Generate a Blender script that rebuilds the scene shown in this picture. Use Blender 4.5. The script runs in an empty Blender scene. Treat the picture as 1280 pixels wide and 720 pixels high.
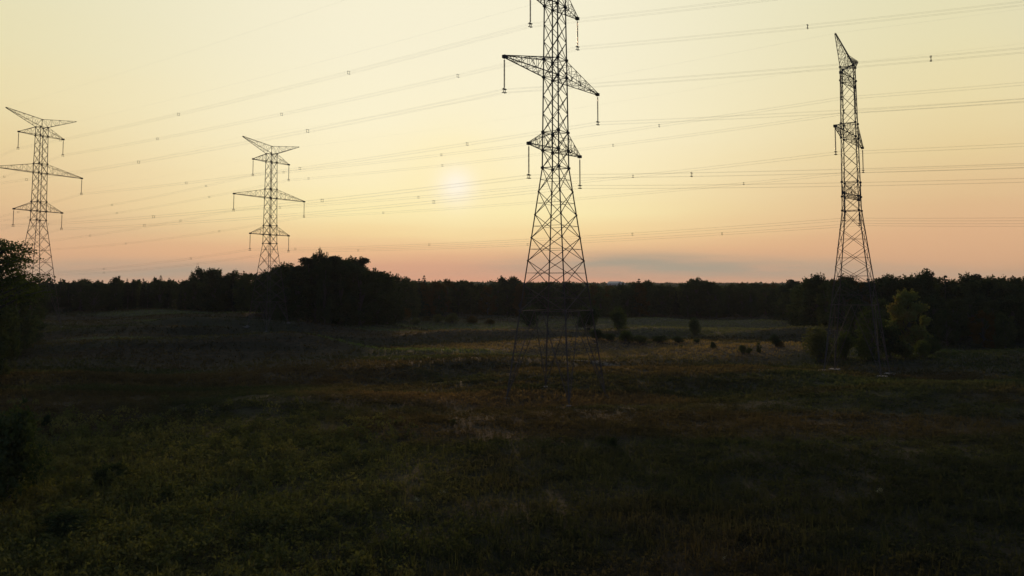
import bpy, math, random
import numpy as np
from mathutils import Vector, Matrix

random.seed(7)
RNG = np.random.default_rng(11)
sc = bpy.context.scene
COL = sc.collection
CAM_Z = 16.0
F = 983.0          # focal length in photo pixels (1280 wide)
CX, HOR = 634.3, 355.3

# ------------------------------------------------------------------ helpers
def S(t):
    t = np.clip(t, 0, 1)
    return t * t * (3 - 2 * t)

def lin(c):
    return tuple(((v / 255) / 12.92 if v / 255 <= .04045 else ((v / 255 + .055) / 1.055) ** 2.4) for v in c) + (1,)

def mesh(name, V, Fq, mat=None, parent=None, smooth=False):
    """V (n,3) array, Fq (m,k) index array with one k, or a list of such arrays"""
    me = bpy.data.meshes.new(name)
    V = np.asarray(V, dtype=np.float32)
    if not isinstance(Fq, list):
        Fq = [Fq]
    Fq = [np.asarray(f, dtype=np.int32) for f in Fq if len(f)]
    idx = np.concatenate([f.ravel() for f in Fq])
    tot = np.concatenate([np.full(len(f), f.shape[1], dtype=np.int32) for f in Fq])
    start = np.concatenate([[0], np.cumsum(tot)[:-1]]).astype(np.int32)
    me.vertices.add(len(V)); me.vertices.foreach_set('co', V.ravel())
    me.loops.add(len(idx)); me.loops.foreach_set('vertex_index', idx)
    me.polygons.add(len(tot))
    me.polygons.foreach_set('loop_start', start)
    me.polygons.foreach_set('loop_total', tot)
    me.polygons.foreach_set('use_smooth', np.full(len(tot), smooth, dtype=bool))
    me.update(calc_edges=True)
    if mat: me.materials.append(mat)
    o = bpy.data.objects.new(name, me)
    COL.objects.link(o)
    if parent: o.parent = parent
    return o

def empty(name, loc=(0, 0, 0), rz=0.0):
    o = bpy.data.objects.new(name, None)
    COL.objects.link(o)
    o.location = loc; o.rotation_euler = (0, 0, rz)
    o.empty_display_size = .5
    return o

def tag(o, label=None, cat=None, group=None, kind=None):
    if label: o['label'] = label
    if cat: o['category'] = cat
    if group: o['group'] = group
    if kind: o['kind'] = kind
    return o

class MB:
    """collects bars, boxes, discs and tubes into one mesh"""
    def __init__(s): s.V = []; s.F4 = []; s.F3 = []; s.n = 0
    def bar(s, a, b, w, h=None):
        a = np.array(a, float); b = np.array(b, float); d = b - a
        L = np.linalg.norm(d)
        if L < 1e-6: return
        d /= L
        up = np.array([0, 0, 1.0]) if abs(d[2]) < .93 else np.array([1.0, 0, 0])
        u = np.cross(d, up); u /= np.linalg.norm(u); v = np.cross(u, d)
        h = h or w
        q = [(-1, -1), (1, -1), (1, 1), (-1, 1)]
        for p in (a, b):
            for i, j in q: s.V.append(p + u * i * w / 2 + v * j * h / 2)
        n = s.n
        s.F4 += [(n, n+1, n+2, n+3), (n+7, n+6, n+5, n+4)] + [(n+i, n+4+i, n+4+(i+1) % 4, n+(i+1) % 4) for i in range(4)]
        s.n += 8
    def angle(s, a, b, w, t=None):
        """L-section steel angle: two thin flanges at right angles"""
        a = np.array(a, float); b = np.array(b, float); d = b - a
        L = np.linalg.norm(d)
        if L < 1e-6: return
        d /= L
        up = np.array([0, 0, 1.0]) if abs(d[2]) < .93 else np.array([1.0, 0, 0])
        u = np.cross(d, up); u /= np.linalg.norm(u); v = np.cross(u, d)
        t = t or w * .16
        prof = [(0, 0), (w, 0), (w, t), (t, t), (t, w), (0, w)]
        for p in (a, b):
            for i, j in prof: s.V.append(p + u * (i - w * .35) + v * (j - w * .35))
        n = s.n
        for i in range(6):
            s.F4.append((n+i, n+6+i, n+6+(i+1) % 6, n+(i+1) % 6))
        for k in (n, n+6):
            s.F4 += [(k, k+1, k+2, k+3), (k, k+3, k+4, k+5)]
        s.n += 12
    def box(s, c, dx, dy, dz, R=None):
        c = np.array(c, float)
        n = s.n
        for z in (-1, 1):
            for x, y in ((-1, -1), (1, -1), (1, 1), (-1, 1)):
                p = np.array([x*dx/2, y*dy/2, z*dz/2])
                if R is not None: p = R @ p
                s.V.append(c + p)
        s.F4 += [(n+3, n+2, n+1, n), (n+4, n+5, n+6, n+7)] + [(n+i, n+(i+1) % 4, n+4+(i+1) % 4, n+4+i) for i in range(4)]
        s.n += 8
    def lathe(s, c, prof, k=8):
        c = np.array(c, float); n = s.n; m = len(prof)
        for r, z in prof:
            for i in range(k):
                a = 2*math.pi*i/k
                s.V.append(c + np.array([r*math.cos(a), r*math.sin(a), z]))
        for j in range(m-1):
            for i in range(k):
                s.F4.append((n+j*k+i, n+j*k+(i+1) % k, n+(j+1)*k+(i+1) % k, n+(j+1)*k+i))
        s.n += m*k
    def tube(s, pts, rads, k=6):
        pts = [np.array(p, float) for p in pts]; n = s.n
        for j, p in enumerate(pts):
            d = pts[min(j+1, len(pts)-1)] - pts[max(j-1, 0)]
            d = d / (np.linalg.norm(d) + 1e-9)
            up = np.array([0, 0, 1.0]) if abs(d[2]) < .9 else np.array([1.0, 0, 0])
            u = np.cross(d, up); u /= np.linalg.norm(u); v = np.cross(u, d)
            for i in range(k):
                a = 2*math.pi*i/k
                s.V.append(p + rads[j]*(u*math.cos(a) + v*math.sin(a)))
        for j in range(len(pts)-1):
            for i in range(k):
                s.F4.append((n+j*k+i, n+j*k+(i+1) % k, n+(j+1)*k+(i+1) % k, n+(j+1)*k+i))
        s.n += len(pts)*k
    def build(s, name, mat, parent=None, smooth=False):
        return mesh(name, np.array(s.V), np.array(s.F4), mat, parent, smooth)

# ------------------------------------------------------------------ materials
class NT:
    def __init__(s, tree): s.t = tree
    def n(s, typ, **kw):
        nd = s.t.nodes.new(typ)
        for k, v in kw.items(): setattr(nd, k, v)
        return nd
    def put(s, sock, v):
        if isinstance(v, bpy.types.NodeSocket): s.t.links.new(v, sock)
        else: sock.default_value = v
    def m(s, op, a, b=None, c=None, clamp=False):
        nd = s.n('ShaderNodeMath', operation=op); nd.use_clamp = clamp
        s.put(nd.inputs[0], a)
        if b is not None: s.put(nd.inputs[1], b)
        if c is not None: s.put(nd.inputs[2], c)
        return nd.outputs[0]
    def sstep(s, x, lo, hi, a=0.0, b=1.0):
        nd = s.n('ShaderNodeMapRange', interpolation_type='SMOOTHSTEP')
        for i, v in enumerate((x, lo, hi, a, b)): s.put(nd.inputs[i], v)
        return nd.outputs[0]
    def ramp(s, fac, stops):
        nd = s.n('ShaderNodeValToRGB'); cr = nd.color_ramp
        while len(cr.elements) < len(stops): cr.elements.new(1.0)
        for e, (p, c) in zip(cr.elements, stops):
            e.position = p; e.color = c if len(c) == 4 else tuple(c) + (1,)
        s.put(nd.inputs[0], fac)
        return nd.outputs[0]
    def mix(s, f, a, b, bt='MIX'):
        nd = s.n('ShaderNodeMix', data_type='RGBA', blend_type=bt)
        s.put(nd.inputs[0], f); s.put(nd.inputs[6], a); s.put(nd.inputs[7], b)
        return nd.outputs[2]
    def noise(s, vec, scale, detail=4, rough=.55, dist=0):
        nd = s.n('ShaderNodeTexNoise')
        if vec is not None: s.put(nd.inputs['Vector'], vec)
        nd.inputs['Scale'].default_value = scale; nd.inputs['Detail'].default_value = detail
        nd.inputs['Roughness'].default_value = rough; nd.inputs['Distortion'].default_value = dist
        return nd.outputs[0]
    def mapping(s, vec, scale=(1, 1, 1), loc=(0, 0, 0), rot=(0, 0, 0)):
        nd = s.n('ShaderNodeMapping'); s.put(nd.inputs[0], vec)
        nd.inputs['Scale'].default_value = scale; nd.inputs['Location'].default_value = loc; nd.inputs['Rotation'].default_value = rot
        return nd.outputs[0]

def new_mat(name):
    m = bpy.data.materials.new(name); m.use_nodes = True
    t = m.node_tree; t.nodes.clear()
    nt = NT(t); out = nt.n('ShaderNodeOutputMaterial')
    return m, nt, out

def pbr(name, colors, scale=3, rough=.6, metal=0.0, bump=0.0, coord='Object'):
    m, nt, out = new_mat(name)
    tc = nt.n('ShaderNodeTexCoord').outputs[coord]
    nz = nt.noise(tc, scale, 6, .6)
    k = len(colors)
    c = nt.ramp(nz, [(.3 + .4*i/max(1, k-1), col) for i, col in enumerate(colors)])
    b = nt.n('ShaderNodeBsdfPrincipled')
    nt.put(b.inputs['Base Color'], c); b.inputs['Roughness'].default_value = rough; b.inputs['Metallic'].default_value = metal
    if bump:
        bp = nt.n('ShaderNodeBump'); bp.inputs['Strength'].default_value = bump
        nt.put(bp.inputs['Height'], nt.noise(tc, scale*6, 5)); nt.put(b.inputs['Normal'], bp.outputs[0])
    nt.t.links.new(b.outputs[0], out.inputs[0])
    return m

def ground_colour(nt, geo):
    """rough pasture: olive, green and rusty stands of plants where they grow, plus painted bank shade and lit crests"""
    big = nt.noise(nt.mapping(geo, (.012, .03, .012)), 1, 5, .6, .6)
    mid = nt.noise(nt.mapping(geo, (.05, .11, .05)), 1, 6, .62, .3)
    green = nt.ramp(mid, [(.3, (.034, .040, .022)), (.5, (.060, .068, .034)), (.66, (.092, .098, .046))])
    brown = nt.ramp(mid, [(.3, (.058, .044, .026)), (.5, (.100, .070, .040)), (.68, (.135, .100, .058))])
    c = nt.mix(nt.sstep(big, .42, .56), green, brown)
    sp = nt.n('ShaderNodeSeparateXYZ'); nt.put(sp.inputs[0], geo)
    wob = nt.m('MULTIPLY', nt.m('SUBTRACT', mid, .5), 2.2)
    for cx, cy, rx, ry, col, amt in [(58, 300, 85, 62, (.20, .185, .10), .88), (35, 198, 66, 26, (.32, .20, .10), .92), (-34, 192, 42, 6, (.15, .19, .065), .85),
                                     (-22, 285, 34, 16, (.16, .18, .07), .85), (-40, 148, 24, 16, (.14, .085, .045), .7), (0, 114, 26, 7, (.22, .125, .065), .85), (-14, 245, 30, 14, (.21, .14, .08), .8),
                                     (-26, 62, 26, 24, (.15, .14, .05), .8), (-72, 206, 50, 3.5, (.022, .026, .016), .9), (-88, 246, 34, 4, (.024, .028, .018), .9), (-52, 222, 28, 3, (.024, .028, .018), .85), (-62, 176, 26, 2.5, (.03, .03, .018), .8), (10, 262, 40, 5, (.034, .034, .02), .8), (48, 236, 46, 4.5, (.026, .028, .018), .85), (6, 150, 30, 3, (.03, .032, .02), .7), (60, 150, 34, 4, (.034, .036, .022), .7), (-12, 300, 26, 8, (.17, .18, .07), .7), (24, 141, 34, 9, (.17, .105, .055), .8), (-84, 290, 66, 10, (.21, .22, .09), .85), (-66, 197, 46, 3, (.20, .22, .09), .85), (-100, 262, 30, 4, (.17, .18, .075), .8), (-46, 250, 20, 7, (.18, .20, .08), .8), (95, 190, 26, 12, (.12, .15, .05), .8), (66, 128, 26, 9, (.10, .115, .05), .6), (14, 70, 16, 12, (.060, .066, .034), .8), (34, 58, 22, 18, (.040, .046, .028), .85), (60, 84, 22, 16, (.050, .052, .032), .8), (-4, 50, 14, 8, (.05, .06, .03), .7), (90, 175, 28, 12, (.075, .095, .038), .7), (-5, 88, 18, 9, (.12, .075, .04), .6), (36, 92, 26, 8, (.12, .078, .042), .6)]:  # long dark strips paint shade along banks, pale green bands paint lit crests
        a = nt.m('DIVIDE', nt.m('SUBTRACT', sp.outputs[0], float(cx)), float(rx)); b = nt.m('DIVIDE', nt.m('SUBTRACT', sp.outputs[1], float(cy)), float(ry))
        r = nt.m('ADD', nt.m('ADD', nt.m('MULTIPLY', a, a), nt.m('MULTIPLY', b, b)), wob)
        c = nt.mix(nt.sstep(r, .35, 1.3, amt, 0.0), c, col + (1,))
    return c

def leaf_mat(name, cols, trans=.3, scale=.35, rnd=.5, ground=False):
    """foliage: colour varies by clump (world noise) and from tree to tree"""
    m, nt, out = new_mat(name)
    geo = nt.n('ShaderNodeNewGeometry').outputs['Position']
    oi = nt.n('ShaderNodeObjectInfo').outputs['Random']
    a = nt.noise(geo, scale, 3, .6); b_ = nt.noise(geo, scale*7, 2, .6)
    f = nt.m('ADD', nt.m('MULTIPLY', a, .7), nt.m('MULTIPLY', b_, .3))
    f = nt.m('ADD', f, nt.m('MULTIPLY', nt.m('SUBTRACT', oi, .5), rnd*.3))
    c = nt.ramp(f, [(.3 + .4*i/max(1, len(cols)-1), col) for i, col in enumerate(cols)])
    trans = .5 if ground else trans
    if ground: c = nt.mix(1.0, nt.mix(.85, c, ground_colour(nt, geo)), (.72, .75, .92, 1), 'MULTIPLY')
    d = nt.n('ShaderNodeBsdfDiffuse'); nt.put(d.inputs[0], c)
    t = nt.n('ShaderNodeBsdfTranslucent'); nt.put(t.inputs[0], nt.mix(1.0, c, (1.0, 1.15, .5, 1), 'MULTIPLY'))
    mx = nt.n('ShaderNodeMixShader'); mx.inputs[0].default_value = trans
    nt.t.links.new(d.outputs[0], mx.inputs[1]); nt.t.links.new(t.outputs[0], mx.inputs[2])
    nt.t.links.new(mx.outputs[0], out.inputs[0])
    return m

M = {}
M['steel'] = pbr('galvanised_steel', [(.050, .038, .028), (.080, .062, .046), (.064, .044, .030)], 1.2, .85, .05, .1)
M['glass_ins'] = pbr('insulator_glaze', [(.05, .035, .03), (.09, .06, .045)], 5, .3)
M['wire'] = pbr('weathered_aluminium', [(.15, .14, .13), (.22, .21, .19)], .5, .6, .4)
M['concrete'] = pbr('weathered_concrete', [(.075, .070, .062), (.125, .118, .104), (.095, .088, .076)], 3, .9, 0, .4)
M['bark'] = pbr('bark', [(.035, .031, .026), (.060, .054, .045), (.045, .041, .034)], 6, .95, 0, .6)
M['leaf_dark'] = leaf_mat('leaf_dark_green', [(.026, .036, .020), (.040, .056, .026), (.060, .074, .034)])
M['leaf_mid'] = leaf_mat('leaf_mid_green', [(.034, .044, .022), (.056, .070, .030), (.088, .098, .040)], .35)
M['leaf_lit'] = leaf_mat('leaf_fresh_green', [(.035, .050, .018), (.060, .080, .026), (.10, .11, .04)], .4)
M['leaf_rust'] = leaf_mat('leaf_turning', [(.045, .042, .014), (.085, .058, .018), (.11, .055, .018)], .3)
M['needle'] = leaf_mat('needle_green', [(.020, .030, .018), (.030, .044, .024), (.042, .056, .028)], .1)
M['leaf_autumn'] = leaf_mat('leaf_autumn_yellow', [(.13, .15, .05), (.18, .18, .055), (.21, .135, .05), (.17, .18, .055)], .35, .30)
M['goldenrod'] = leaf_mat('goldenrod_leaf', [(.050, .060, .026), (.100, .100, .036), (.18, .145, .050)], .3, .09, 0)
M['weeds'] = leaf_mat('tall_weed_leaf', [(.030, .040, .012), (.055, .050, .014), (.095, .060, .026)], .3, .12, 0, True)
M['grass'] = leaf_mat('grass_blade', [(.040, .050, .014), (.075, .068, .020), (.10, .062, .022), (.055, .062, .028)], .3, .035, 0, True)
M['flower'] = leaf_mat('white_flower', [(.45, .44, .34), (.6, .58, .45)], .3, 1)
M['barn'] = pbr('white_boards', [(.42, .40, .37), (.52, .50, .46)], .8, .8, 0, .1)
M['roof'] = pbr('pale_metal_roof', [(.30, .30, .29), (.40, .39, .38)], .5, .5, .2)
M['door_red'] = pbr('dark_door', [(.06, .04, .03), (.10, .06, .04)], 1, .8)
M['stone'] = pbr('pale_field_stone', [(.20, .19, .17), (.32, .30, .27), (.26, .24, .21)], 2, .9, 0, .6)

def ground_mat():
    m, nt, out = new_mat('meadow_ground')
    geo = nt.n('ShaderNodeNewGeometry').outputs['Position']
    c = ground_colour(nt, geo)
    fine = nt.noise(geo, 1.1, 6, .7)
    c = nt.mix(nt.sstep(fine, .35, .6, .45, .9), c, (.024, .025, .015, 1))
    b = nt.n('ShaderNodeBsdfPrincipled'); nt.put(b.inputs['Base Color'], c)
    b.inputs['Roughness'].default_value = 1.0
    b.inputs['Specular IOR Level'].default_value = .05
    bp = nt.n('ShaderNodeBump'); bp.inputs['Strength'].default_value = .9; bp.inputs['Distance'].default_value = .25
    nt.put(bp.inputs['Height'], nt.noise(geo, 2.2, 8, .7)); nt.put(b.inputs['Normal'], bp.outputs[0])
    nt.t.links.new(b.outputs[0], out.inputs[0])
    return m
M['ground'] = ground_mat()
M['track'] = pbr('trodden_earth', [(.050, .040, .028), (.085, .066, .044), (.062, .052, .032)], .6, 1.0, 0, .5, 'Generated')

# ------------------------------------------------------------------ terrain
def terrain(x, y):
    x = np.asarray(x, float); y = np.asarray(y, float)
    r = S((y - 55) / 90)
    z = 5.3 * S((y - 130) / 190) * S((-x - 5 - 0.0*y) / 95) * (1 - .8*S((y - 420) / 400))
    # folds and banks of the rough pasture
    z = z + r * (.75*np.sin(x*.045 + y*.085 + 1.0) + .45*np.sin(-x*.07 + y*.16 + .5) + .22*np.sin(x*.15 + y*.05) + .16*np.sin(x*.11 - y*.31))
    z = z + .10*np.sin(x*.31 + 1.3)*np.sin(y*.27)
    def bank(x0, y0, x1, y1, w, h):
        dx, dy = x1-x0, y1-y0; L = math.hypot(dx, dy)
        t = ((x-x0)*dx + (y-y0)*dy)/L; n = ((x-x0)*dy - (y-y0)*dx)/L
        return h * np.exp(-(n/w)**2) * S((t + 12)/24) * S((L + 12 - t)/24)
    z = z + bank(-130, 172, -40, 188, 7, 3.0)
    z = z + bank(-120, 214, -62, 208, 6, 2.2)
    z = z + bank(-110, 246, -45, 234, 9, 3.0)
    z = z + bank(-20, 236, 30, 250, 5, 1.4)
    z = z + bank(10, 168, 34, 146, 2.2, -.9)
    z = z + bank(20, 262, 120, 236, 10, 1.6)
    # far rising country
    d = np.hypot(x, y)
    z = z + S((y - 1100)/900) * (6.0 + 3.2*np.sin(x*.0021 + 1.2) + 1.8*np.sin(x*.0057 + y*.0012))
    z = z + 8.5*np.exp(-(((x - 205)/75)**2 + ((y - 1515)/90)**2))
    z = z - S((d - 5200)/1500)*14
    return z

def T(x, y): return float(terrain(x, y))
def PX(px, D): return (px - CX) / F * D
def topz(py, D): return CAM_Z + (HOR - py) / F * D

def axis(lo, hi, dlo, dhi, step, grow):
    a = list(np.arange(dlo, dhi + step, step))
    s = step
    while a[-1] < hi: s *= grow; a.append(a[-1] + s)
    s = step; b = [a[0]]
    while b[-1] > lo: s *= grow; b.append(b[-1] - s)
    return np.array(b[:0:-1] + a)
gx = axis(-7500, 7500, -170, 150, 1.6, 1.09)
gy = axis(-900, 7500, 20, 330, 1.5, 1.07)
XX, YY = np.meshgrid(gx, gy)
ZZ = terrain(XX, YY)
nx, ny = len(gx), len(gy)
I = (np.arange(ny-1)[:, None]*nx + np.arange(nx-1)[None]).ravel()
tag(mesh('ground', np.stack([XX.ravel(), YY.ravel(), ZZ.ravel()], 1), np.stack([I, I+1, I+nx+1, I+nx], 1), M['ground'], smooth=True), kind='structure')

# trodden track past the middle pylon
def track(name, pts, w):
    V = []; Fq = []
    P = []
    for (a, b) in zip(pts[:-1], pts[1:]):
        n = max(2, int(math.dist(a, b)/1.5))
        for i in range(n): P.append((a[0]+(b[0]-a[0])*i/n, a[1]+(b[1]-a[1])*i/n))
    P.append(pts[-1]); P = np.array(P)
    for _ in range(8): P[1:-1] = (P[:-2] + P[2:] + 2*P[1:-1])/4
    for i, p in enumerate(P):
        d = P[min(i+1, len(P)-1)] - P[max(i-1, 0)]; d = d/np.linalg.norm(d); n = np.array([-d[1], d[0]])
        for k in (-1, -.33, .33, 1):
            q = p + n*k*w/2*(1 + .18*math.sin(i*.7) + .1*math.sin(i*1.9))
            V.append((q[0], q[1], T(*q) + .03))
    for i in range(len(P)-1):
        for k in range(3): j = i*4 + k; Fq.append((j, j+4, j+5, j+1))
    return tag(mesh(name, np.array(V), np.array(Fq), M['track'], smooth=True), kind='structure')
track('footpath', [(-8, 190), (12, 172), (24, 158), (38, 144), (60, 132), (95, 122), (140, 116)], 1.7)

# ------------------------------------------------------------------ pylons
HL, HT, HP, HW = -11.05, 10.88, 17.08, -13.65
BM, BT, BL, BP = 13.1, 6.65, 7.12, 10.7
INS = 4.6
def half(z):   # half side of the square body at height z (relative to the middle arms)
    if z >= HW: return (2.86 + (2.26 - 2.86)*(z - HW)/(13.4 - HW))/2
    return (2.86 + (HW - z)*.226)/2
CORN = [(-1, -1), (1, -1), (1, 1), (-1, 1)]

def zig(mb, a0, a1, b0, b1, n, w):
    """zigzag lacing between chord a0-a1 and chord b0-b1"""
    a0, a1, b0, b1 = (np.array(q, float) for q in (a0, a1, b0, b1))
    for i in range(n):
        t0, t1 = i/n, (i+1)/n
        pa0, pb0 = a0+(a1-a0)*t0, b0+(b1-b0)*t0
        pa1, pb1 = a0+(a1-a0)*t1, b0+(b1-b0)*t1
        if i: mb.bar(pa0, pb0, w)
        mb.bar(*((pa0, pb1) if i % 2 else (pb0, pa1)), w)

def plate(mb, p, s=.42):
    mb.box(p, s, s, s*.9)

def pylon(X, Y, zmid, theta, label, wk=.80, pad=0):
    th = math.radians(theta)
    gz = T(X, Y)
    root = empty('transmission_pylon', (X, Y, gz), th)
    tag(root, label, 'pylon', 'lattice pylons carrying the power lines')
    zo = CAM_Z + zmid - gz           # height of middle arms over the root
    ct, st = math.cos(th), math.sin(th)
    ground_local = lambda u, v: T(X + u*ct - v*st, Y + u*st + v*ct) - gz
    # ---- body
    body = MB()
    up = [HW, HL, HL+2.75, -5.5, -2.75, 0, 2.7, 5.4, 8.1, HT, 13.4]
    lo = [HW, HW-3.55, HW-7.0, HW-10.4, HW-13.8, HW-17.4]
    while zo + lo[-1] > 16: lo.append(lo[-1] - 3.7)
    zfork = lo[-1]
    for lv, wl in ((up, .16), (lo, .21)):
        for a, b in zip(lv[:-1], lv[1:]):
            ha, hb = half(a), half(b)
            for k in range(4):
                c0, c1 = CORN[k], CORN[(k+1) % 4]
                A0 = (c0[0]*ha, c0[1]*ha, zo+a); A1 = (c1[0]*ha, c1[1]*ha, zo+a)
                B0 = (c0[0]*hb, c0[1]*hb, zo+b); B1 = (c1[0]*hb, c1[1]*hb, zo+b)
                body.angle(A0, B0, wl*wk)
                body.bar(A0, B1, .085*wk); body.bar(A1, B0, .085*wk)
                if lv is lo:
                    m = (a+b)/2; hm = half(m)
                    body.bar((c0[0]*hm, c0[1]*hm, zo+m), (c1[0]*hm, c1[1]*hm, zo+m), .055*wk)
                    plate(body, A0, .22)
    for z in (HW, HL, HL+2.75, 0, 2.7, HT, 13.4, zfork):
        h = half(z)
        for k in range(4):
            c0, c1 = CORN[k], CORN[(k+1) % 4]
            body.bar((c0[0]*h, c0[1]*h, zo+z), (c1[0]*h, c1[1]*h, zo+z), .09*wk)
            plate(body, (c0[0]*h, c0[1]*h, zo+z), .36)
        if z != zfork:
            body.bar((-h, -h, zo+z), (h, h, zo+z), .06*wk); body.bar((h, -h, zo+z), (-h, h, zo+z), .06*wk)
    body.build('lattice_body', M['steel'], root)
    # ---- four splayed legs with their own lacing and footings
    for k, (cx, cy) in enumerate(CORN):
        leg = MB(); h = half(zfork)
        zb = None
        zg = -0.5
        for _ in range(6):
            hb = half(zg - zo); zg = ground_local(cx*hb, cy*hb) + .35
        hb = half(zg - zo)
        top = np.array([cx*h, cy*h, zo+zfork]); bot = np.array([cx*hb, cy*hb, zg])
        leg.angle(top, bot, .24*wk)
        # K frames towards both neighbours: mid point of the fork girt
        for ax in (0, 1):
            mid = top.copy(); mid[ax] = 0
            leg.bar(mid, bot, .10*wk)
            n = 4
            for i in range(1, n+1):
                t = i/(n+1)
                p = top + (bot-top)*t; q = mid + (bot-mid)*t
                leg.bar(p, q, .06*wk)
                t2 = (i-1)/(n+1); leg.bar(top + (bot-top)*t2 if i % 2 else mid+(bot-mid)*t2, q if i % 2 else p, .055*wk)
        lg = leg.build('leg', M['steel'], root)
        ft = MB()
        R = np.eye(3)
        ft.lathe((bot[0], bot[1], zg - .35), [(.01, -.6), (.45, -.6), (.42, .05), (.36, .22), (.32, .24), (.01, .24)], 12)
        ft.box((bot[0], bot[1], zg - .56), 1.9, 1.9, .36)
        if pad: ft.box((bot[0], bot[1], zg - .14), pad, pad*.8, .30)
        ft.build('footing', M['concrete'], lg)
    # ---- crossarms with insulator strings
    tips = {}
    for key, z, b in (('t', HT, BT), ('m', 0, BM), ('l', HL, BL)):
        for s in (-1, 1):
            arm = MB(); h0, h1 = half(z), half(z+2.7)
            tip = np.array([s*b, 0, zo+z]); tw = .16
            n = 7 if key == 'm' else 4
            for v in (-1, 1):
                lo0 = (s*h0, v*h0, zo+z); hi0 = (s*h1, v*h1, zo+z+2.6)
                tp = tip + (0, v*tw, 0); tq = tip + (0, v*tw, .22)
                arm.angle(lo0, tp, .13*wk); arm.angle(hi0, tq, .12*wk)
                zig(arm, lo0, tp, hi0, tq, n, .055*wk)
            zig(arm, (s*h0, -h0, zo+z), tip + (0, -tw, 0), (s*h0, h0, zo+z), tip + (0, tw, 0), n, .055*wk)
            zig(arm, (s*h1, -h1, zo+z+2.6), tip + (0, -tw, .22), (s*h1, h1, zo+z+2.6), tip + (0, tw, .22), n, .05*wk)
            arm.box(tip + (s*.05, 0, .06), .55, .5, .42)
            a = arm.build('crossarm', M['steel'], root)
            st_ = MB(); prof = [(.02, 0), (.025, -.25)]
            nd = 22; L = INS - .75
            for i in range(nd):
                z0 = -.3 - L*i/nd; q = L/nd
                prof += [(.035, z0), (.127, z0 - q*.45), (.12, z0 - q*.6), (.04, z0 - q*.95)]
            prof += [(.025, -L - .32), (.02, -INS+.25)]
            st_.lathe(tip + (s*.1, 0, -.1), prof, 8)
            ins = st_.build('insulator_string', M['glass_ins'], a, True)
            ck = MB(); e = tip + (s*.1, 0, -INS)
            ck.box(e + (0, 0, .18), .55, .08, .18)
            for i in (-1, 1):
                for j in (-1, 1):
                    ck.box(e + (i*.23, 0, j*.23 - .1), .09, .42, .10)
                ck.bar(e + (i*.23, 0, .15), e + (i*.23, 0, -.33), .06)
            ck2 = ck.build('suspension_clamp', M['steel'], root)
            w = Matrix.Rotation(th, 3, 'Z') @ Vector(e + (0, 0, -.1)); tips[key, s] = np.array([X + w.x, Y + w.y, gz + w.z])
    # ---- earth-wire arms: the wide V on top
    for s in (-1, 1):
        pk = MB(); h = half(13.4)
        tip = np.array([s*BP, 0, zo+HP]); apex = np.array([0, 0, zo+15.7])
        for v in (-1, 1):
            pk.angle((s*h, v*h, zo+13.4), tip + (0, v*.08, -.08), .13*wk)
            ap = apex + (0, v*.28, 0)
            pk.angle(ap, tip + (0, v*.08, .06), .09*wk)
            zig(pk, (s*h, v*h, zo+13.4), tip + (0, v*.08, -.08), ap, tip + (0, v*.08, .06), 8, .05*wk)
            pk.bar((s*h, v*h, zo+13.4), ap, .08*wk)
        zig(pk, (s*h, -h, zo+13.4), tip, (s*h, h, zo+13.4), tip, 8, .045*wk)
        pk.bar(apex - (0, 0, 2.3), apex + (0, 0, .1), .07*wk)
        pk.build('earth_wire_arm', M['steel'], root)
        w = Matrix.Rotation(th, 3, 'Z') @ Vector(tip); tips['p', s] = np.array([X + w.x, Y + w.y, gz + w.z])
    return tips

TH = 54.9
P_C = pylon(7.17, 116.1, 30.9, TH, wk=.9, label='tallest nearest lattice pylon rising past the top of the view, right of the sun')
P_L = pylon(-135.1, 225.7, 32.06, TH + 10, 'lattice pylon at the far left behind the leafy tree, top arms spread in a V')
P_S = pylon(-71.1, 235.0, 25.82, TH + 2, 'smallest looking lattice pylon, between the far left pylon and the sun, beside the dark grove')
P_R = pylon(64.0, 145.5, 27.27, TH + 1.4, pad=2.2, label='lattice pylon seen almost end-on at the right, above the yellow autumn tree')

# ------------------------------------------------------------------ conductors
dA = (P_L['m', 1] + P_L['m', -1] - P_C['m', 1] - P_C['m', -1])/2; dA[2] = 0
dB = (P_S['m', 1] + P_S['m', -1] - P_R['m', 1] - P_R['m', -1])/2; dB[2] = 0
uA, uB = dA/np.linalg.norm(dA), dB/np.linalg.norm(dB)

def sagpts(a, b, sag, n=30):
    t = np.linspace(0, 1, n+1)[:, None]
    p = a + (b-a)*t
    p[:, 2] -= 4*sag*(t*(1-t))[:, 0]
    return p
POSW = {'t': 'top', 'm': 'middle', 'l': 'lowest'}
def span(ta, tb, k, s, sag, label, off):
    a, b = ta[k, s], tb[k, s]
    d = b - a; d[2] = 0; L = np.linalg.norm(d); d = d/L
    side = np.array([-d[1], d[0], 0])
    r = empty('power_line', a)
    if k == 'p':
        mb = MB(); mb.tube(sagpts(a, b, sag*.85) - a, [.0045]*31, 4)
        mb.build('earth_wire', M['wire'], r)
        tag(r, label, 'power line', 'thin earth wires between pylon peaks')
        return
    tag(r, label, 'power line', 'bundles of four conductors between pylons')
    P0 = sagpts(a, b, sag)
    for i, j in ((-1, -1), (1, -1), (1, 1), (-1, 1)):
        mb = MB(); mb.tube(P0 - a + side*i*.23 + np.array([0, 0, j*.23]), [.0060]*31, 4)
        mb.build('conductor', M['wire'], r)
    x = off
    while x < L - 6:
        t = x/L; p = a + (b-a)*t; p[2] -= 4*sag*t*(1-t); p = p - a
        mb = MB(); c = [p + side*i*.23 + np.array([0, 0, j*.23]) for i, j in ((-1, -1), (1, -1), (1, 1), (-1, 1))]
        for q in range(4):
            mb.bar(c[q], c[(q+1) % 4], .042)
            mb.bar(c[q] - d*.12, c[q] + d*.10, .06)
        mb.build('spacer', M['steel'], r)
        x += 52 + 6*math.sin(x + off)

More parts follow.
